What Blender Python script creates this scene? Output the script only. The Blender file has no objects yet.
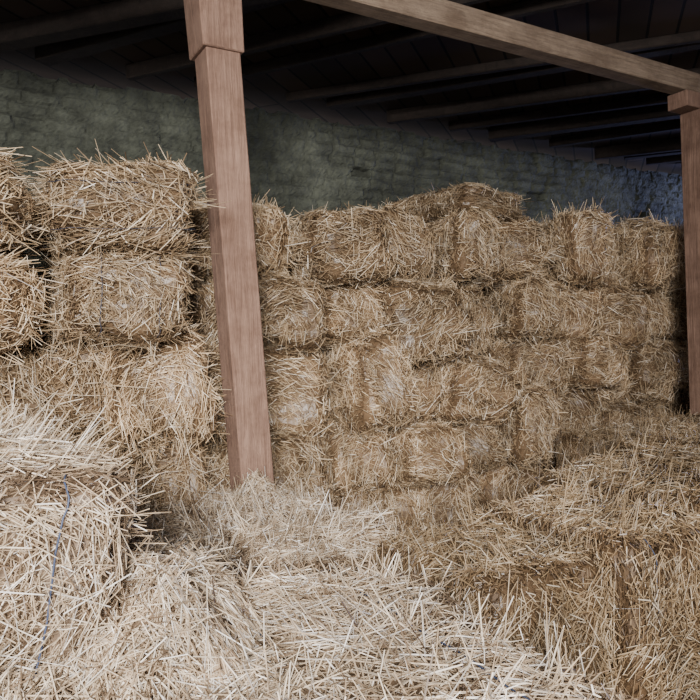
import bpy, math, random
import numpy as np
from mathutils import Vector, Matrix, Euler

random.seed(7)
scene = bpy.context.scene
COL = scene.collection

# ------------------------------------------------------------------ materials
def new_mat(name):
    m = bpy.data.materials.new(name); m.use_nodes = True
    nt = m.node_tree
    b = nt.nodes["Principled BSDF"]
    return m, nt, b

def ramp(nt, stops):
    r = nt.nodes.new("ShaderNodeValToRGB")
    el = r.color_ramp.elements
    el[0].position, el[0].color = stops[0][0], (*stops[0][1], 1)
    el[1].position, el[1].color = stops[-1][0], (*stops[-1][1], 1)
    for p, c in stops[1:-1]:
        e = el.new(p); e.color = (*c, 1)
    return r

def straw_material(name, gain=(1, 1, 1)):
    m, nt, b = new_mat(name)
    L = nt.links
    at = nt.nodes.new("ShaderNodeAttribute"); at.attribute_name = "shade"
    g = lambda c: tuple(min(1, c[i]*gain[i]) for i in range(3))
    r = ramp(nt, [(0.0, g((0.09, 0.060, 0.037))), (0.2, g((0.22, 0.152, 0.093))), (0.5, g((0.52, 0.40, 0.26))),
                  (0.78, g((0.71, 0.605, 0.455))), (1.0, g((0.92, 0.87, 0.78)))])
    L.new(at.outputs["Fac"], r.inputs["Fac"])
    oi = nt.nodes.new("ShaderNodeObjectInfo")
    mr = nt.nodes.new("ShaderNodeMapRange")
    mr.inputs["To Min"].default_value = 0.76; mr.inputs["To Max"].default_value = 1.18
    L.new(oi.outputs["Random"], mr.inputs["Value"])
    tc = nt.nodes.new("ShaderNodeTexCoord")
    ns = nt.nodes.new("ShaderNodeTexNoise"); ns.inputs["Scale"].default_value = 5.0
    L.new(tc.outputs["Object"], ns.inputs["Vector"])
    mr2 = nt.nodes.new("ShaderNodeMapRange")
    mr2.inputs["From Min"].default_value = 0.3; mr2.inputs["From Max"].default_value = 0.7
    mr2.inputs["To Min"].default_value = 0.72; mr2.inputs["To Max"].default_value = 1.18
    L.new(ns.outputs["Fac"], mr2.inputs["Value"])
    mu = nt.nodes.new("ShaderNodeMath"); mu.operation = "MULTIPLY"
    L.new(mr.outputs[0], mu.inputs[0]); L.new(mr2.outputs[0], mu.inputs[1])
    hv = nt.nodes.new("ShaderNodeHueSaturation")
    L.new(r.outputs["Color"], hv.inputs["Color"]); L.new(mu.outputs[0], hv.inputs["Value"])
    L.new(hv.outputs["Color"], b.inputs["Base Color"])
    b.inputs["Roughness"].default_value = 0.40
    b.inputs["Specular IOR Level"].default_value = 0.5
    return m

MAT_STRAW = straw_material("golden_straw", (1.04, 0.965, 0.86))
MAT_BROWN = straw_material("shaded_straw", (0.62, 0.555, 0.465))  # darker brown straw; light falloff on the right-hand pile is put into the colour
MAT_PALE = straw_material("pale_straw", (0.82, 0.81, 0.82))

def wood_material(name, c1, c2, scale=(1, 1, 12), rough=0.85, bump=0.9):
    m, nt, b = new_mat(name); L = nt.links
    tc = nt.nodes.new("ShaderNodeTexCoord")
    mp = nt.nodes.new("ShaderNodeMapping"); mp.inputs["Scale"].default_value = scale
    L.new(tc.outputs["Object"], mp.inputs["Vector"])
    n = nt.nodes.new("ShaderNodeTexNoise"); n.inputs["Scale"].default_value = 3; n.inputs["Detail"].default_value = 10
    n.inputs["Distortion"].default_value = 1.2; n.inputs["Roughness"].default_value = 0.75
    L.new(mp.outputs[0], n.inputs["Vector"])
    r = ramp(nt, [(0.3, c1), (0.7, c2)])
    L.new(n.outputs["Fac"], r.inputs["Fac"])
    n2 = nt.nodes.new("ShaderNodeTexNoise"); n2.inputs["Scale"].default_value = 7; n2.inputs["Detail"].default_value = 10
    n2.inputs["Roughness"].default_value = 0.7
    L.new(tc.outputs["Object"], n2.inputs["Vector"])
    mx = nt.nodes.new("ShaderNodeMixRGB"); mx.blend_type = "MULTIPLY"; mx.inputs[0].default_value = 0.9
    r2 = ramp(nt, [(0.35, (0.58, 0.53, 0.49)), (0.6, (1, 1, 1))])
    L.new(n2.outputs["Fac"], r2.inputs["Fac"])
    L.new(r.outputs[0], mx.inputs[1]); L.new(r2.outputs[0], mx.inputs[2])
    L.new(mx.outputs[0], b.inputs["Base Color"])
    bp = nt.nodes.new("ShaderNodeBump"); bp.inputs["Strength"].default_value = bump; bp.inputs["Distance"].default_value = 0.012
    L.new(n.outputs["Fac"], bp.inputs["Height"]); L.new(bp.outputs[0], b.inputs["Normal"])
    b.inputs["Roughness"].default_value = rough
    return m

MAT_POST = wood_material("post_wood", (0.175, 0.100, 0.070), (0.38, 0.238, 0.168), (16, 16, 0.9))
MAT_BEAM = wood_material("beam_wood", (0.17, 0.120, 0.085), (0.38, 0.285, 0.20), (0.9, 16, 16))
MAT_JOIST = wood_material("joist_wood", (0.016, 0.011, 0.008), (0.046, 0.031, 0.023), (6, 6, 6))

def ceiling_material():
    m, nt, b = new_mat("ceiling_boards"); L = nt.links
    tc = nt.nodes.new("ShaderNodeTexCoord")
    mp = nt.nodes.new("ShaderNodeMapping"); mp.inputs["Rotation"].default_value = (0, 0, math.radians(-39))
    L.new(tc.outputs["Object"], mp.inputs["Vector"])
    br = nt.nodes.new("ShaderNodeTexBrick")
    br.inputs["Scale"].default_value = 1; br.inputs["Brick Width"].default_value = 3.0; br.inputs["Row Height"].default_value = 0.16
    br.inputs["Mortar Size"].default_value = 0.008
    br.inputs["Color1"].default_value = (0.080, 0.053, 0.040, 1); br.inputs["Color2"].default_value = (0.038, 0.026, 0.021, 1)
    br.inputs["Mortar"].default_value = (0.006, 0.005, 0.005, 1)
    L.new(mp.outputs[0], br.inputs["Vector"])
    L.new(br.outputs["Color"], b.inputs["Base Color"])
    bp = nt.nodes.new("ShaderNodeBump"); bp.invert = True; bp.inputs["Distance"].default_value = 0.02
    L.new(br.outputs["Fac"], bp.inputs["Height"]); L.new(bp.outputs[0], b.inputs["Normal"])
    b.inputs["Roughness"].default_value = 0.9
    return m

def wall_material():
    m, nt, b = new_mat("old_brick_wall"); L = nt.links
    at = nt.nodes.new("ShaderNodeAttribute"); at.attribute_name = "shade"
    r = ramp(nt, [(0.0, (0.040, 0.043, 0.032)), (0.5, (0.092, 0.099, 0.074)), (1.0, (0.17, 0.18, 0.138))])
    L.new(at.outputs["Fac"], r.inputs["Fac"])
    tc = nt.nodes.new("ShaderNodeTexCoord")
    n2 = nt.nodes.new("ShaderNodeTexNoise"); n2.inputs["Scale"].default_value = 5; n2.inputs["Detail"].default_value = 10
    n2.inputs["Roughness"].default_value = 0.7
    L.new(tc.outputs["Object"], n2.inputs["Vector"])
    r2 = ramp(nt, [(0.38, (0.5, 0.5, 0.5)), (0.6, (1.0, 1.0, 1.0))])
    L.new(n2.outputs["Fac"], r2.inputs["Fac"])
    mx = nt.nodes.new("ShaderNodeMixRGB"); mx.blend_type = "MULTIPLY"; mx.inputs[0].default_value = 1
    L.new(r.outputs[0], mx.inputs[1]); L.new(r2.outputs[0], mx.inputs[2])
    L.new(mx.outputs[0], b.inputs["Base Color"])
    n3 = nt.nodes.new("ShaderNodeTexNoise"); n3.inputs["Scale"].default_value = 26; n3.inputs["Detail"].default_value = 6
    L.new(tc.outputs["Object"], n3.inputs["Vector"])
    bp2 = nt.nodes.new("ShaderNodeBump"); bp2.inputs["Distance"].default_value = 0.012; bp2.inputs["Strength"].default_value = 0.8
    L.new(n3.outputs["Fac"], bp2.inputs["Height"])
    L.new(bp2.outputs[0], b.inputs["Normal"])
    b.inputs["Roughness"].default_value = 0.95
    return m

MAT_CEIL = ceiling_material()
MAT_WALL = wall_material()
def simple(name, c, rough=0.8):
    m, nt, b = new_mat(name)
    n = nt.nodes.new("ShaderNodeTexNoise"); n.inputs["Scale"].default_value = 6; n.inputs["Detail"].default_value = 6
    r = ramp(nt, [(0.3, tuple(v*0.6 for v in c)), (0.7, c)])
    nt.links.new(n.outputs["Fac"], r.inputs["Fac"]); nt.links.new(r.outputs[0], b.inputs["Base Color"])
    b.inputs["Roughness"].default_value = rough
    return m
MAT_FLOOR = simple("earth_floor", (0.14, 0.11, 0.08), 0.95)
MAT_BLUE = simple("blue_twine", (0.05, 0.07, 0.13), 0.5)
MAT_DARKTWINE = simple("dark_twine", (0.05, 0.05, 0.07), 0.5)

# ------------------------------------------------------------------ helpers
def link(o, kind=None, label=None, category=None, group=None):
    COL.objects.link(o)
    if kind: o["kind"] = kind
    if label: o["label"] = label
    if category: o["category"] = category
    if group: o["group"] = group
    return o

def mesh_np(name, verts, faces, shade=None, mats=(), smooth=False):
    me = bpy.data.meshes.new(name)
    nv, nf = len(verts), len(faces)
    me.vertices.add(nv); me.vertices.foreach_set("co", np.asarray(verts, np.float32).ravel())
    me.loops.add(nf*4); me.loops.foreach_set("vertex_index", np.asarray(faces, np.int32).ravel())
    me.polygons.add(nf)
    me.polygons.foreach_set("loop_start", np.arange(0, nf*4, 4, dtype=np.int32))
    me.update(calc_edges=True)
    if shade is not None:
        a = me.attributes.new("shade", "FLOAT", "POINT")
        a.data.foreach_set("value", np.asarray(shade, np.float32))
    for m in mats: me.materials.append(m)
    me.polygons.foreach_set("use_smooth", np.full(nf, smooth, dtype=bool))
    me.validate()
    return me

def norm(v):
    return v/np.maximum(np.linalg.norm(v, axis=1, keepdims=True), 1e-9)

def strands(rng, C, D, Ls, R, shade, bend=0.025):
    n = len(C)
    ref = norm(rng.normal(size=(n, 3)))
    A = norm(np.cross(D, ref)); B = np.cross(D, A)
    bv = A*(rng.normal(size=(n, 1))*bend)*Ls[:, None]
    P = [C - D*Ls[:, None]*0.5, C + bv*0.6, C + D*Ls[:, None]*0.5]
    kr = [0.85, 1.0, 0.75]
    V = np.zeros((n, 9, 3))
    for s in range(3):
        for k in range(3):
            a = 2*math.pi*k/3
            V[:, s*3+k] = P[s] + (A*math.cos(a)+B*math.sin(a))*(R*kr[s])[:, None]
    f = []
    for s in range(2):
        for k in range(3):
            k2 = (k+1) % 3
            f.append([s*3+k, s*3+k2, s*3+3+k2, s*3+3+k])
    f = np.array(f)
    F = (f[None]+(np.arange(n)*9)[:, None, None]).reshape(-1, 4)
    S = np.repeat(shade, 9)
    return V.reshape(-1, 3), F, S

# ------------------------------------------------------------------ bale mesh
BW, BD, BH = 0.50, 0.90, 0.38
def bale_surface(p, half, ph, k=5.0, lump=1.0):
    q = p/((np.abs(p)**k).sum(1)**(1/k))[:, None]
    N = norm(np.sign(q)*np.abs(q)**(k-1)/half)
    P = q*half*1.03
    d = lump*(0.013*np.sin(P[:, 0]*17+ph[0]+P[:, 2]*9)+0.012*np.sin(P[:, 1]*13+ph[1]+P[:, 0]*7)+0.012*np.sin(P[:, 2]*21+ph[2]+P[:, 1]*8))
    for sx in (-0.12, 0.12):
        d -= 0.022*np.exp(-((P[:, 0]-sx)/0.03)**2)*(np.abs(N[:, 0]) < 0.6)
    return P+N*d[:, None], N

def make_bale(name, seed, n, rad=0.0021, Lm=0.115, mat=None, pout=0.12, k=5.0, lump=1.0, clump=1.0, tufts=0):
    rng = np.random.default_rng(seed)
    half = np.array([BW, BD, BH])/2
    ph = rng.uniform(0, 6.28, 3)
    G = 14
    u = np.linspace(-1, 1, G)
    U, W = np.meshgrid(u, u, indexing="ij")
    vs, fs = [], []
    for ax in range(3):
        for sg in (-1, 1):
            p = np.zeros((G*G, 3)); o = [a for a in range(3) if a != ax]
            p[:, ax] = sg; p[:, o[0]] = U.ravel(); p[:, o[1]] = W.ravel()
            P, N = bale_surface(p, half, ph, k, lump)
            P = P-N*0.018
            base = sum(len(v) for v in vs)
            vs.append(P)
            for i in range(G-1):
                for j in range(G-1):
                    a = base+i*G+j
                    q = [a, a+G, a+G+1, a+1]
                    flip = (sg < 0) != (ax == 1)
                    fs.append(q[::-1] if flip else q)
    CV = np.concatenate(vs); CF = np.array(fs)
    CS = np.full(len(CV), 0.13)  # core toned dark, painting in the shade deep between bales
    area = np.array([BD*BH, BD*BH, BW*BH, BW*BH, BW*BD, BW*BD])
    f = rng.choice(6, n, p=area/area.sum())
    p = rng.uniform(-1, 1, (n, 3)); ax = f//2; sg = np.where(f % 2 == 0, -1, 1)
    p[np.arange(n), ax] = sg
    P, N = bale_surface(p, half, ph, k, lump)
    r = rng.normal(size=(n, 3))
    cl = np.stack([np.sin(P[:, 1]*9+ph[1])+np.cos(P[:, 2]*12+ph[0]), np.sin(P[:, 0]*11+ph[2])*0.7, np.cos(P[:, 0]*10+P[:, 1]*7+ph[1])], 1)
    r = r*0.8+cl*clump
    T = norm(r-(r*N).sum(1, keepdims=True)*N)
    tilt = rng.normal(size=n)*0.18
    out = rng.random(n) < pout
    tilt = np.where(out, rng.uniform(0.3, 2.4, n), tilt)
    D = norm(T+N*tilt[:, None])
    Ls = np.clip(rng.gamma(2.6, Lm/2.6, n), 0.018, 0.22)
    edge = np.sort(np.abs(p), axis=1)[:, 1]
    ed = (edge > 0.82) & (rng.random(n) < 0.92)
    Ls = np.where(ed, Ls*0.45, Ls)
    depth = rng.uniform(-0.018, 0.014, n)
    C = P+N*depth[:, None]+D*(np.where(out, Ls*0.22, 0))[:, None]
    sh = np.clip(0.50+rng.normal(size=n)*0.24+(depth/0.016)*0.20-np.clip(edge-0.82, 0, 1)*2.6, 0.03, 1)  # strands darken towards bale edges: shade of the gaps painted in
    R = rad*rng.uniform(0.5, 1.4, n)
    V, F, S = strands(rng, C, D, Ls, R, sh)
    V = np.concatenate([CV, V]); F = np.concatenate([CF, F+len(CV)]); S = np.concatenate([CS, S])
    if tufts:
        m = 14
        fi = rng.choice(6, tufts, p=area/area.sum()); tp = rng.uniform(-0.95, 0.95, (tufts, 3))
        tp[np.arange(tufts), fi//2] = np.where(fi % 2 == 0, -1, 1)
        TP, TN = bale_surface(tp, half, ph, k, lump)
        td = norm(TN*0.8+rng.normal(size=(tufts, 3))*0.55)
        TC = np.repeat(TP, m, 0)+rng.normal(size=(tufts*m, 3))*0.014
        TD = norm(np.repeat(td, m, 0)+rng.normal(size=(tufts*m, 3))*0.28)
        TL = np.clip(rng.gamma(6, 0.014, tufts*m), 0.05, 0.16)
        V2, F2, S2 = strands(rng, TC+TD*(TL*0.28)[:, None], TD, TL, rad*rng.uniform(0.7, 1.3, tufts*m), np.clip(0.62+rng.normal(size=tufts*m)*0.22, 0.1, 1))
        F = np.concatenate([F, F2+len(V)]); V = np.concatenate([V, V2]); S = np.concatenate([S, S2])
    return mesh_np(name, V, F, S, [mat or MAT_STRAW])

FAR = [make_bale("straw_bale_mesh_%d" % i, 100+i, 14000, 0.0016, 0.056, k=4.4, lump=1.6, tufts=9) for i in range(8)]
SIDE = [make_bale("straw_bale_side_mesh_%d" % i, 300+i, 15500, 0.0015, 0.072, MAT_STRAW, 0.18, 4.4, 1.4, tufts=30) for i in range(4)]
NEAR = [make_bale("straw_bale_near_mesh_%d" % i, 200+i, 33000, 0.0011, 0.058, MAT_PALE, 0.18, 8.0, 1.0, tufts=40) for i in range(4)]
DARK = [make_bale("straw_bale_dark_mesh_%d" % i, 400+i, 24000, 0.0013, 0.058, MAT_BROWN, 0.10, 8.0, 1.0, tufts=12) for i in range(3)]

def make_twine_mesh(name, mat, off, rr):
    hy, hz, rc = BD/2+off, BH/2+off, 0.06
    pts = []
    for cy, cz, a0 in ((hy-rc, hz-rc, 0), (-hy+rc, hz-rc, 90), (-hy+rc, -hz+rc, 180), (hy-rc, -hz+rc, 270)):
        for k in range(7):
            a = math.radians(a0+k*15)
            pts.append((cy+rc*math.cos(a), cz+rc*math.sin(a)))
    out = []
    for i in range(len(pts)):
        a, b = pts[i], pts[(i+1) % len(pts)]
        d = math.dist(a, b); m = max(1, int(d/0.05))
        for k in range(m):
            out.append((a[0]+(b[0]-a[0])*k/m, a[1]+(b[1]-a[1])*k/m))
    n = len(out); V = []; F = []
    for i, (y, z) in enumerate(out):
        c = Vector((0.004*math.sin(i*1.3), y, z)); ny = Vector((0, y, z)).normalized()
        for k in range(6):
            a = k*math.pi/3
            V.append(c+Vector((1, 0, 0))*math.cos(a)*rr+ny*math.sin(a)*rr)
    for i in range(n):
        for k in range(6):
            F.append((i*6+k, i*6+(k+1) % 6, ((i+1) % n)*6+(k+1) % 6, ((i+1) % n)*6+k))
    return mesh_np(name, np.array([tuple(v) for v in V]), np.array(F), None, [mat], True)
TW_BLUE = make_twine_mesh("twine_blue_mesh", MAT_BLUE, 0.0, 0.0018)
TW_BLUE_L = make_twine_mesh("twine_blue_loose_mesh", MAT_BLUE, 0.006, 0.0019)
TW_DARK = make_twine_mesh("twine_dark_mesh", MAT_DARKTWINE, 0.004, 0.0022)

RV = random.Random(3)
def bale(x0, x1, y0, y1, z0, z1, mode="end", label="", group="", pool=None, twine=None, rz=None, rx=None, ry=0, over=1.0):
    W, D, H = x1-x0, y1-y0, z1-z0
    me = RV.choice(pool or FAR)
    o = bpy.data.objects.new("straw_bale", me)
    jz = math.radians(RV.uniform(-4, 4)) if rz is None else math.radians(rz)
    jx = math.radians(RV.uniform(-2, 2)) if rx is None else math.radians(rx)
    if mode == "end":
        s = (W/BW, D/BD, H/BH); R = Matrix.Identity(3)
    elif mode == "side":
        s = (D/BW, W/BD, H/BH); R = Matrix.Rotation(math.pi/2, 3, "Z")
    else:
        s = (H/BW, D/BD, W/BH); R = Matrix.Rotation(math.pi/2, 3, "Y")
    flip = Matrix.Rotation(math.pi*RV.randint(0, 1), 3, "Z")
    M = Matrix.Rotation(jz, 3, "Z") @ Matrix.Rotation(jx, 3, "X") @ Matrix.Rotation(math.radians(ry), 3, "Y") @ flip @ R
    o.matrix_world = Matrix.Translation(((x0+x1)/2, (y0+y1)/2, (z0+z1)/2)) @ M.to_4x4() @ Matrix.Diagonal((s[0]*over, s[1]*over, s[2]*over, 1))
    link(o, None, label, "straw bale", group)
    if twine:
        for sx in (-0.12, 0.12):
            t = bpy.data.objects.new("twine", twine)
            t.parent = o; t.location = (sx, 0, 0)
            COL.objects.link(t)
    return o

# ------------------------------------------------------------------ the tall stack in front of the wall
GS = "straw bales stacked along the wall"
LS = "compressed golden straw bale packed in the tall stack by the wall"
z0 = 0
for r, h in enumerate([0.38, 0.37, 0.39, 0.35, 0.37, 0.31]):
    yo = RV.uniform(-0.02, 0.04)
    bale(0.88 if r < 5 else 0.92, 1.22, 2.72+yo, 3.6+yo, z0, z0+h, RV.choice(["end", "edge"]), LS, GS, ry=RV.uniform(-5, 5), rz=RV.uniform(-8, 4), over=1.0)
    z0 += h
GR = [
 (1.22, 2.08, [0.40, 0.35, 0.37, 0.42, 0.31, 0.39], [.5, .55, .48, .60, .48, .42]),
 (2.08, 2.92, [0.35, 0.41, 0.31, 0.36, 0.43, 0.40], [.52, .44, .57, .45, .58, .50]),
 (2.92, 3.74, [0.41, 0.37, 0.44, 0.32, 0.35, 0.40], [.5, .56, .43, .57, .46, .56]),
 (3.74, 4.54, [0.36, 0.34, 0.36, 0.44, 0.35, 0.43], [.5, .45, .57, .48, .58, .44]),
 (4.54, 5.40, [0.38, 0.38, 0.36, 0.36, 0.41, 0.42], [.5, .5, .45, .55, .5, .52]),
 (5.40, 6.30, [0.36, 0.40, 0.37, 0.38, 0.38, 0.40], [.5, .5, .5, .5, .5, .5]),
]
for gi, (xa, xb, hs, sp) in enumerate(GR):
    z0 = 0
    gy = [0.0, 0.06, -0.04, 0.05, -0.03, 0.03][gi]
    for r, (h, s) in enumerate(zip(hs, sp)):
        xm = xa+(xb-xa)*s
        ex = RV.uniform(-0.05, 0.05)
        for i, (a, b) in enumerate(((xa+ex, xm), (xm, xb+ex))):
            yo = gy+RV.uniform(-0.05, 0.05)+(0.12 if (i+r) % 2 else -0.06)
            dp = 0.9
            if r <= 1 and 1.5 < a < 3.2: yo = 0.24; dp = 0.85
            hz = RV.uniform(-0.03, 0.03) if r == 5 else 0
            dz = RV.uniform(-0.015, 0.015)
            bale(a+0.022, b-0.022, 2.84+yo, 2.84+yo+dp, z0+dz, z0+h+hz+dz, RV.choice(["end", "end", "edge"]), LS, GS,
                 ry=RV.uniform(-9, 9), rz=RV.uniform(-20, 0), over=1.0)
        z0 += h
bale(2.50, 3.02, 2.92, 3.75, 2.25, 2.43, "end", "flattened straw bale lying on top of the tall stack", GS, ry=3)

# ------------------------------------------------------------------ stack beside the leaning post
GL = "straw bales stacked beside the leaning post"
LL = "shaggy straw bale with long loose stalks in the side stack"
hh = 1.60/4
for r in range(4):
    for i, (a, b) in enumerate(((-1.0, -0.42), (-0.40, 0.05), (0.07, 0.50), (0.52, 0.88))):
        yo = 2.49+RV.uniform(-0.03, 0.03)+(0.08 if (i+r) % 2 else -0.04)+(0.03 if i == 3 else 0)
        bale(a, b, yo, yo+0.9, r*hh, (r+1)*hh, "end", LL, GL, pool=SIDE if r > 1 else FAR, ry=RV.uniform(-6, 6), rz=RV.uniform(-8, 6), over=1.02)
for a, b in ((-1.0, -0.37), (-0.32, 0.25), (0.36, 0.80)):
    tw = TW_DARK if a > 0 else None
    ind = 0.02 if a > 0 else 0
    bale(a+ind, b-ind, 2.35, 3.1, 1.59, 1.88, "end", LL, GL, pool=SIDE, twine=tw, rz=-4, ry=3, over=1.0)
    bale(a-0.01, b, 2.28, 3.1, 1.88, 2.19, "edge", "shaggy straw bale topping the side stack near the post", GL, pool=SIDE, twine=tw, rz=-6, ry=-2, over=1.01)

# ------------------------------------------------------------------ foreground bales
GF = "straw bales piled low on the barn floor"
LF = "flat straw bale covered with loose stalks in the low pile"
LR = "shade-darkened brownish straw bale in the raised low pile"
tops, tops_r = [], []
def fbale(x0, x1, y0, y1, z0, z1, mode="end", pool=NEAR, twine=None, rz=None, rx=None, ry=0, label=LF, cover=True):
    bale(x0, x1, y0, y1, z0, z1, mode, label, GF, pool=pool, twine=twine, rz=rz, rx=rx, ry=ry, over=1.01)
    if cover: (tops_r if pool is DARK else tops).append((x0, x1, y0, y1, z1))

xs = [1.07, 1.55, 2.04, 2.53, 3.00, 3.48]
for i, x in enumerate(xs):
    ye = [1.70, 1.80, 1.96, 2.04, 2.06, 2.06][i]
    bale(x, x+0.44, 1.20, ye, 0, 0.48, "end", LR, GF, pool=DARK)
    zt = 0.98+[-0.03, -0.01, 0.01, 0.01, 0.03, 0.03][i]
    yo = [0.02, -0.04, 0.03, 0, 0.03, 0][i]
    fbale(x, x+0.44, 1.20+yo, ye+yo, 0.48, zt, "end", pool=DARK, twine=TW_BLUE if i == 1 else None, rz=[4, -3, 2, -2, 3, 0][i], label=LR)
for a, b in ((3.98, 4.5), (4.5, 5.1)):
    fbale(a, b, 1.4, 2.3, 0, 0.47, pool=DARK, cover=False, label=LR); fbale(a, b, 1.4, 2.3, 0.47, 0.98, pool=DARK, label=LR)
for a, b in ((2.92, 3.18), (3.19, 3.52), (3.53, 3.92), (4.15, 4.65), (4.65, 5.2)):
    bale(a, b, 2.10, 2.70, 0, 0.45, "end", LR, GF)
    fbale(a, b, 2.10, 2.70, 0.45, 0.98, "end", pool=DARK, label=LR)
# centre
bale(0.38, 0.90, 0.70, 1.60, 0, 0.55, "end", LF, GF)
fbale(0.37, 0.97, 0.62, 1.62, 0.55, 0.96, "end", twine=TW_BLUE, rz=-3, rx=0, label="bright flattened straw bale bound with blue twine in the low pile")
bale(0.32, 1.18, 1.72, 2.15, 0, 0.52, "side", LF, GF)
fbale(0.24, 0.70, 1.66, 2.42, 0.52, 0.98, "end", rz=-4, ry=0, rx=0, twine=TW_BLUE)
fbale(0.72, 1.20, 1.64, 2.32, 0.50, 0.95, "end", rz=3, ry=0, rx=0)
bale(0.30, 0.90, 2.16, 2.42, 0, 0.52, "side", LF, GF)
# left
for z in (0, 0.33):
    bale(-0.62, 0.30, 0.70, 1.2, z, z+0.33, "side", LF, GF)
    bale(-0.62, 0.28, 1.24, 1.72, z, z+0.33, "side", LF, GF)
fbale(-0.60, 0.34, 0.66, 1.16, 0.62, 0.95, "side", twine=TW_BLUE, rz=6)
fbale(-0.62, 0.34, 1.20, 1.72, 0.64, 0.98, "side")
fbale(-0.25, 0.22, 1.22, 1.95, 0.97, 1.37, "end", twine=TW_BLUE_L, rz=6, ry=12, rx=2, label="whitish shaggy straw bale with blue twine on the low pile")
fbale(-0.74, -0.27, 1.24, 1.98, 0.98, 1.40, "end", twine=TW_BLUE_L, rz=-3, ry=2, label="whitish shaggy straw bale with blue twine on the low pile")
fbale(-0.60, 0.24, 1.98, 2.40, 0, 0.5, "side", cover=False); fbale(-0.60, 0.24, 1.98, 2.40, 0.5, 0.96, "side")
bale(-0.60, 0.28, 1.74, 1.97, 0, 0.98, "side", LF, GF, pool=NEAR)

# ------------------------------------------------------------------ loose straw
def loose(name, rects, dens, seed, label, thick=0.013, rad=0.0013, mat=None):
    rng = np.random.default_rng(seed)
    Cs = []
    for (x0, x1, y0, y1, z) in rects:
        n = int((x1-x0)*(y1-y0)*dens)
        px = rng.uniform(-0.88, 0.88, n); py = rng.uniform(-0.92, 0.92, n)
        drop = 0.032*(np.abs(px)**5+np.abs(py)**5)*1.3
        c = np.stack([(x0+x1)/2+px*(x1-x0)/2, (y0+y1)/2+py*(y1-y0)/2, z-drop+np.abs(rng.normal(size=n))*thick], 1)
        Cs.append(c)
    C = np.concatenate(Cs); n = len(C)
    D = norm(np.stack([rng.normal(size=n), rng.normal(size=n), rng.normal(size=n)*0.30], 1))
    Ls = np.clip(rng.gamma(3, 0.022, n), 0.03, 0.17)
    sh = np.clip(0.58+rng.normal(size=n)*0.26, 0.05, 1)
    V, F, S = strands(rng, C, D, Ls, rad*rng.uniform(0.6, 1.5, n), sh, 0.03)
    o = bpy.data.objects.new(name, mesh_np(name, V, F, S, [mat or MAT_PALE]))
    return link(o, "stuff", label, "loose straw")
loose("loose_straw", tops, 1100, 5, "loose pale straw stalks scattered over the low bales", rad=0.0012)
loose("loose_straw", tops_r, 700, 6, "loose brownish straw stalks scattered over the raised bales", mat=MAT_BROWN)

def heap(name, cx, cy, rx, ry, z0, h, n, seed, label, mat=None, rad=0.0017, pw_=0.8):
    rng = np.random.default_rng(seed)
    G = 36
    u = np.linspace(-1, 1, G); U, W = np.meshgrid(u, u, indexing="ij")
    def hf(a, b):
        r2 = a*a+b*b
        return h*np.clip(1-r2, 0, 1)**pw_*(1+0.16*np.sin(a*7+seed)*np.cos(b*6)+0.06*np.sin(a*15+b*11+seed))
    V = np.stack([cx+U.ravel()*rx, cy+W.ravel()*ry, z0+hf(U, W).ravel()-0.02], 1)
    F = np.array([[i*G+j, (i+1)*G+j, (i+1)*G+j+1, i*G+j+1] for i in range(G-1) for j in range(G-1)
                  if u[i]**2+u[j]**2 < 1.05])
    a = rng.uniform(0, 6.28, n); r = np.sqrt(rng.random(n))*0.99
    pu, pw = r*np.cos(a), r*np.sin(a)
    C = np.stack([cx+pu*rx, cy+pw*ry, z0+hf(pu, pw)+rng.uniform(-0.01, 0.02, n)], 1)
    e = 0.02
    gx = (hf(pu+e, pw)-hf(pu-e, pw))/(2*e*rx); gy = (hf(pu, pw+e)-hf(pu, pw-e))/(2*e*ry)
    d = rng.normal(size=(n, 2)); d /= np.linalg.norm(d, axis=1, keepdims=True)
    D = norm(np.stack([d[:, 0], d[:, 1], np.clip(d[:, 0]*gx+d[:, 1]*gy, -1.5, 1.5)+rng.normal(size=n)*0.3], 1))
    Ls = np.clip(rng.gamma(3, 0.022, n), 0.03, 0.17)
    sh = np.clip(0.53+rng.normal(size=n)*0.26, 0.05, 1)
    SV, SF, SS = strands(rng, C, D, Ls, rad*rng.uniform(0.6, 1.4, n), sh)
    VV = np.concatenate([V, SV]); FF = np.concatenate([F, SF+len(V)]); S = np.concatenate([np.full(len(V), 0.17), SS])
    o = bpy.data.objects.new(name, mesh_np(name, VV, FF, S, [mat or MAT_STRAW]))
    return link(o, "stuff", label, "loose straw")
heap("straw_heap", 0.98, 2.40, 0.36, 0.22, 0.66, 0.32, 7000, 1, "loose straw heaped around the foot of the leaning post", MAT_PALE, 0.0013, 0.4)
heap("straw_heap", 4.2, 2.25, 1.0, 0.46, 0.88, 0.18, 10000, 2, "low mound of loose straw around the square post", MAT_BROWN)
heap("straw_heap", 0.27, 1.46, 0.36, 0.46, 0.84, 0.30, 16000, 3, "pale loose straw sloping down from the shaggy bale", MAT_PALE, 0.0012, 0.9)
heap("straw_heap", 0.34, 1.02, 0.26, 0.45, 0.86, 0.10, 10000, 4, "pale loose straw filling the gap between low bales", MAT_PALE, 0.0012, 0.4)

# ------------------------------------------------------------------ timber
def box_mesh(name, pts_bottom, pts_top, mat, bevel=0.006, segs=1):
    import bmesh
    bm = bmesh.new()
    vb = [bm.verts.new(p) for p in pts_bottom]; vt = [bm.verts.new(p) for p in pts_top]
    bm.faces.new(vb[::-1]); bm.faces.new(vt)
    for i in range(4):
        j = (i+1) % 4
        bm.faces.new((vb[i], vb[j], vt[j], vt[i]))
    bmesh.ops.bevel(bm, geom=list(bm.edges), offset=bevel, segments=segs, affect="EDGES")
    bmesh.ops.recalc_face_normals(bm, faces=bm.faces)
    me = bpy.data.meshes.new(name); bm.to_mesh(me); bm.free()
    me.materials.append(mat)
    return me

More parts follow.
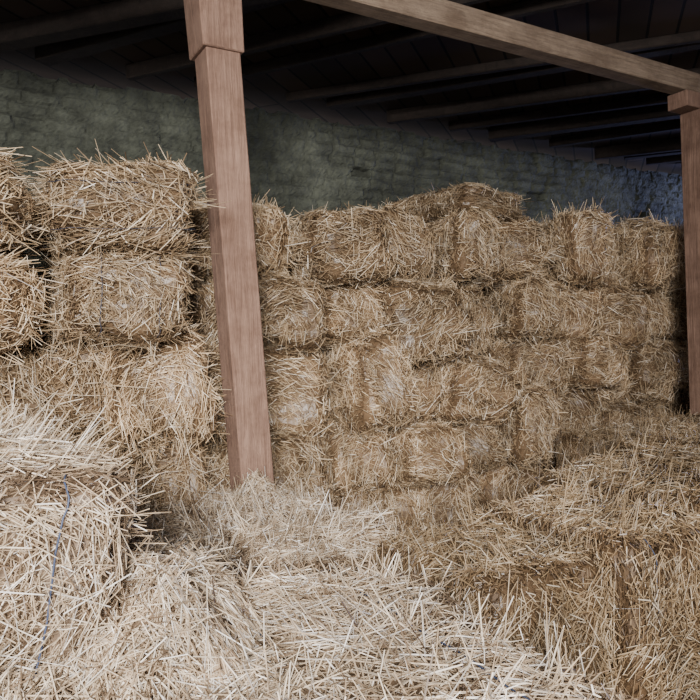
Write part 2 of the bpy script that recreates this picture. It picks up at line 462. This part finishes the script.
def rect(cx, cy, hx, hy, z):
    return [(cx-hx, cy-hy, z), (cx+hx, cy-hy, z), (cx+hx, cy+hy, z), (cx-hx, cy+hy, z)]

def post(x0, x1, y, z1, hw, label, parts):
    o = bpy.data.objects.new("wooden_post", box_mesh("wooden_post", rect(0, 0, hw, hw, 0), rect(x1-x0, 0, hw*1.04, hw*1.04, z1), MAT_POST, 0.005))
    o.location = (x0, y, 0)
    link(o, None, label, "wooden post", "timber posts carrying the beam")
    for nm, b, t in parts:
        c = bpy.data.objects.new(nm, box_mesh(nm, b, t, MAT_POST, 0.004))
        c.parent = o; COL.objects.link(c)
    return o
sl = lambda z: -0.0475*z
post(1.074, 0.932, 2.5, 3.0, 0.066, "rough reddish timber post leaning slightly, foot buried in straw", [
    ("post_collar", rect(sl(2.72), 0, 0.082, 0.082, 2.67), rect(sl(3.0), 0, 0.088, 0.088, 2.995)),
])
post(4.07, 4.06, 2.5, 2.90, 0.068, "upright square timber post with a cap block under the beam", [
    ("cap_block", rect(-0.08, 0, 0.13, 0.065, 2.90), rect(-0.08, 0, 0.13, 0.065, 2.995)),
])

def beam(name, x0, x1, y0, y1, z0, z1, mat, label, cat):
    cx, cy = (x0+x1)/2, (y0+y1)/2
    o = bpy.data.objects.new(name, box_mesh(name, rect(0, 0, (x1-x0)/2, (y1-y0)/2, 0), rect(0, 0, (x1-x0)/2, (y1-y0)/2, z1-z0), mat, 0.005))
    o.location = (cx, cy, z0)
    return link(o, None, label, cat)
beam("main_beam", -2.0, 8.5, 2.45, 2.55, 3.0, 3.12, MAT_BEAM, "long pale squared timber beam resting on the posts", "wooden beam")

# joists
ang = math.radians(129)
dv = Vector((math.cos(ang), math.sin(ang), 0)); pv = Vector((-dv.y, dv.x, 0))
x = -5.5
RJ = random.Random(11)
while x < 8.6:
    L = 6.6; hw = RJ.uniform(0.022, 0.055); hz = RJ.uniform(0.04, 0.11); up_ = Vector((0, 0, hz)); sk = pv*RJ.uniform(-0.45, 0.45)
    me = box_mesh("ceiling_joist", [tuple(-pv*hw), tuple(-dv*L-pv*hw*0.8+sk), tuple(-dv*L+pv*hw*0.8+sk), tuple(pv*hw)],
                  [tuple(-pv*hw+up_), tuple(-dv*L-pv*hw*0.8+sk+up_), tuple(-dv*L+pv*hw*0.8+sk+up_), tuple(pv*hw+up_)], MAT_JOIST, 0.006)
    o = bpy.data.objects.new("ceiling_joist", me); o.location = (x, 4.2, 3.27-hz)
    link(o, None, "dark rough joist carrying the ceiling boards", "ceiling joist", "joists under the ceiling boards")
    x += RJ.uniform(0.30, 0.75)

# ------------------------------------------------------------------ shell
def plane_box(name, x0, x1, y0, y1, z0, z1, mat):
    me = box_mesh(name, rect(0, 0, (x1-x0)/2, (y1-y0)/2, 0), rect(0, 0, (x1-x0)/2, (y1-y0)/2, z1-z0), mat, 0.002)
    o = bpy.data.objects.new(name, me); o.location = ((x0+x1)/2, (y0+y1)/2, z0)
    return link(o, "structure", None, None)
plane_box("floor", -3, 9, -4, 4.6, -0.1, 0, MAT_FLOOR)["label"] = "dark earth barn floor"
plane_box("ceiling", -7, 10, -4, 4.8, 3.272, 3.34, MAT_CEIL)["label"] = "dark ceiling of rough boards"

def brick_wall(name, length, loc, rotz):
    rng = np.random.default_rng(9)
    nx = int(length/0.014)
    X = np.linspace(0, length, nx); Z = np.concatenate([np.linspace(0, 1.9, 20), np.linspace(1.915, 3.13, 110)]); nz = len(Z)
    gx, gz = np.meshgrid(X, Z, indexing="ij")
    def fn(a, b, s, fr):
        return np.sin(a*fr+s*1.7+1.3*np.sin(b*fr*0.7+s))*np.cos(b*fr*1.1+s*2.1+np.sin(a*fr*0.6))
    wz = gz+0.016*fn(gx, gz, 1, 2.3)+0.010*fn(gx, gz, 2, 9)+0.006*fn(gx, gz, 15, 27)
    wx = gx+0.03*fn(gx, gz, 3, 5)+0.018*fn(gx, gz, 9, 17)
    rh, bl = 0.078, 0.20
    row = np.floor(wz/rh).astype(int)
    off = (row % 2)*0.13+((row*37) % 11)*0.015
    col = np.floor((wx+off)/bl).astype(int)
    fz = wz/rh-row; fx = (wx+off)/bl-col
    ez = np.minimum(fz, 1-fz)*rh; ex = np.minimum(fx, 1-fx)*bl
    e = np.clip(np.minimum(ez, ex)/0.024, 0, 1); e = e*e*(3-2*e)
    tab = rng.random((64, 1024)); tb = tab[row % 64, col % 1024]
    missing = (tb > 0.978)
    plaster = np.clip(fn(gx, gz, 5, 1.7)+0.6*fn(gx, gz, 6, 4.1)+0.35*fn(gx, gz, 16, 11)+0.2, 0, 1)
    d = 0.016*e*(1-0.6*plaster)+0.022*(tb-0.5)*(1-plaster)+0.006*fn(gx, gz, 7, 6)+0.006*fn(gx, gz, 12, 23)+0.006*fn(gx, gz, 8, 1.9)+rng.normal(size=gx.shape)*0.002
    d = np.where(missing & (e > 0.3) & (plaster < 0.6), d-0.05, d)
    sh = np.clip(0.33+0.15*e*(1-0.5*plaster)+0.26*(tb-0.5)*(1-0.6*plaster)+0.16*plaster+0.12*fn(gx, gz, 11, 3)+rng.normal(size=gx.shape)*0.06, 0, 1)
    sh = np.where(missing & (e > 0.3), sh*0.4, sh)
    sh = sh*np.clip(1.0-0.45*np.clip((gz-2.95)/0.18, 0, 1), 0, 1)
    gz2 = gz.copy()
    topn = 0.004*fn(X, X*0+1, 4, 7)+0.009*np.sign(fn(X, X*0+2, 5, 19))
    gz2[:, -3:] += topn[:, None]
    front = np.stack([gx.ravel(), -d.ravel(), gz2.ravel()], 1)
    idx = np.arange(nx*nz).reshape(nx, nz)
    a = idx[:-1, :-1].ravel(); b = idx[1:, :-1].ravel(); c = idx[1:, 1:].ravel(); dd = idx[:-1, 1:].ravel()
    F = [np.stack([a, b, c, dd], 1)]
    bt = np.stack([X, np.full(nx, 0.34), gz2[:, -1]], 1); bb = np.stack([X, np.full(nx, 0.34), np.zeros(nx)], 1)
    n0 = nx*nz; it = n0+np.arange(nx); ib = n0+nx+np.arange(nx)
    F.append(np.stack([idx[:-1, -1], idx[1:, -1], it[1:], it[:-1]], 1))
    F.append(np.stack([it[:-1], it[1:], ib[1:], ib[:-1]], 1))
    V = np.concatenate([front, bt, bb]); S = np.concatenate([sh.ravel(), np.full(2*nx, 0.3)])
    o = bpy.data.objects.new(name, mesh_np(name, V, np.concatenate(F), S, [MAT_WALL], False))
    o.location = loc; o.rotation_euler = (0, 0, rotz)
    link(o, "structure", "grey green whitewashed old brick wall")
    return o
brick_wall("wall_back", 12.0, (-3, 4.2, 0), 0)
brick_wall("wall_right", 8.0, (9.0, 4.2, 0), -math.pi/2)

# ------------------------------------------------------------------ lights
def area(name, loc, target, sx, sy, energy, color, spread=180):
    l = bpy.data.lights.new(name, "AREA"); l.shape = "RECTANGLE"; l.size = sx; l.size_y = sy
    l.energy = energy; l.color = color; l.spread = math.radians(spread)
    o = bpy.data.objects.new(name, l); o.location = loc
    o.rotation_euler = (Vector(target)-Vector(loc)).to_track_quat("-Z", "Y").to_euler()
    COL.objects.link(o)
area("door_light", (-1.4, -2.3, 2.5), (1.35, 2.7, 1.05), 1.3, 1.1, 138, (1.0, 0.965, 0.95), 80)
area("far_window_light", (8.4, 3.0, 2.5), (6.6, 4.2, 2.7), 1.5, 1.1, 110, (0.42, 0.48, 1.0))
w = bpy.data.worlds.new("world"); scene.world = w; w.use_nodes = True
bg = w.node_tree.nodes["Background"]; bg.inputs[0].default_value = (0.86, 0.84, 0.87, 1); bg.inputs[1].default_value = 0.52

# ------------------------------------------------------------------ camera
cam = bpy.data.cameras.new("camera"); cam.lens = 35; cam.sensor_width = 36; cam.clip_start = 0.05
co = bpy.data.objects.new("camera", cam); COL.objects.link(co)
th = math.radians(59.1); roll = math.radians(2.0)
fwd = Vector((math.cos(th), math.sin(th), -0.01)).normalized()
right = fwd.cross(Vector((0, 0, 1))).normalized(); up = right.cross(fwd)
r2 = right*math.cos(roll)-up*math.sin(roll)
u2 = right*math.sin(roll)+up*math.cos(roll)
M = Matrix((r2, u2, -fwd)).transposed().to_4x4()
M.translation = (0, 0, 1.55)
co.matrix_world = M
scene.camera = co
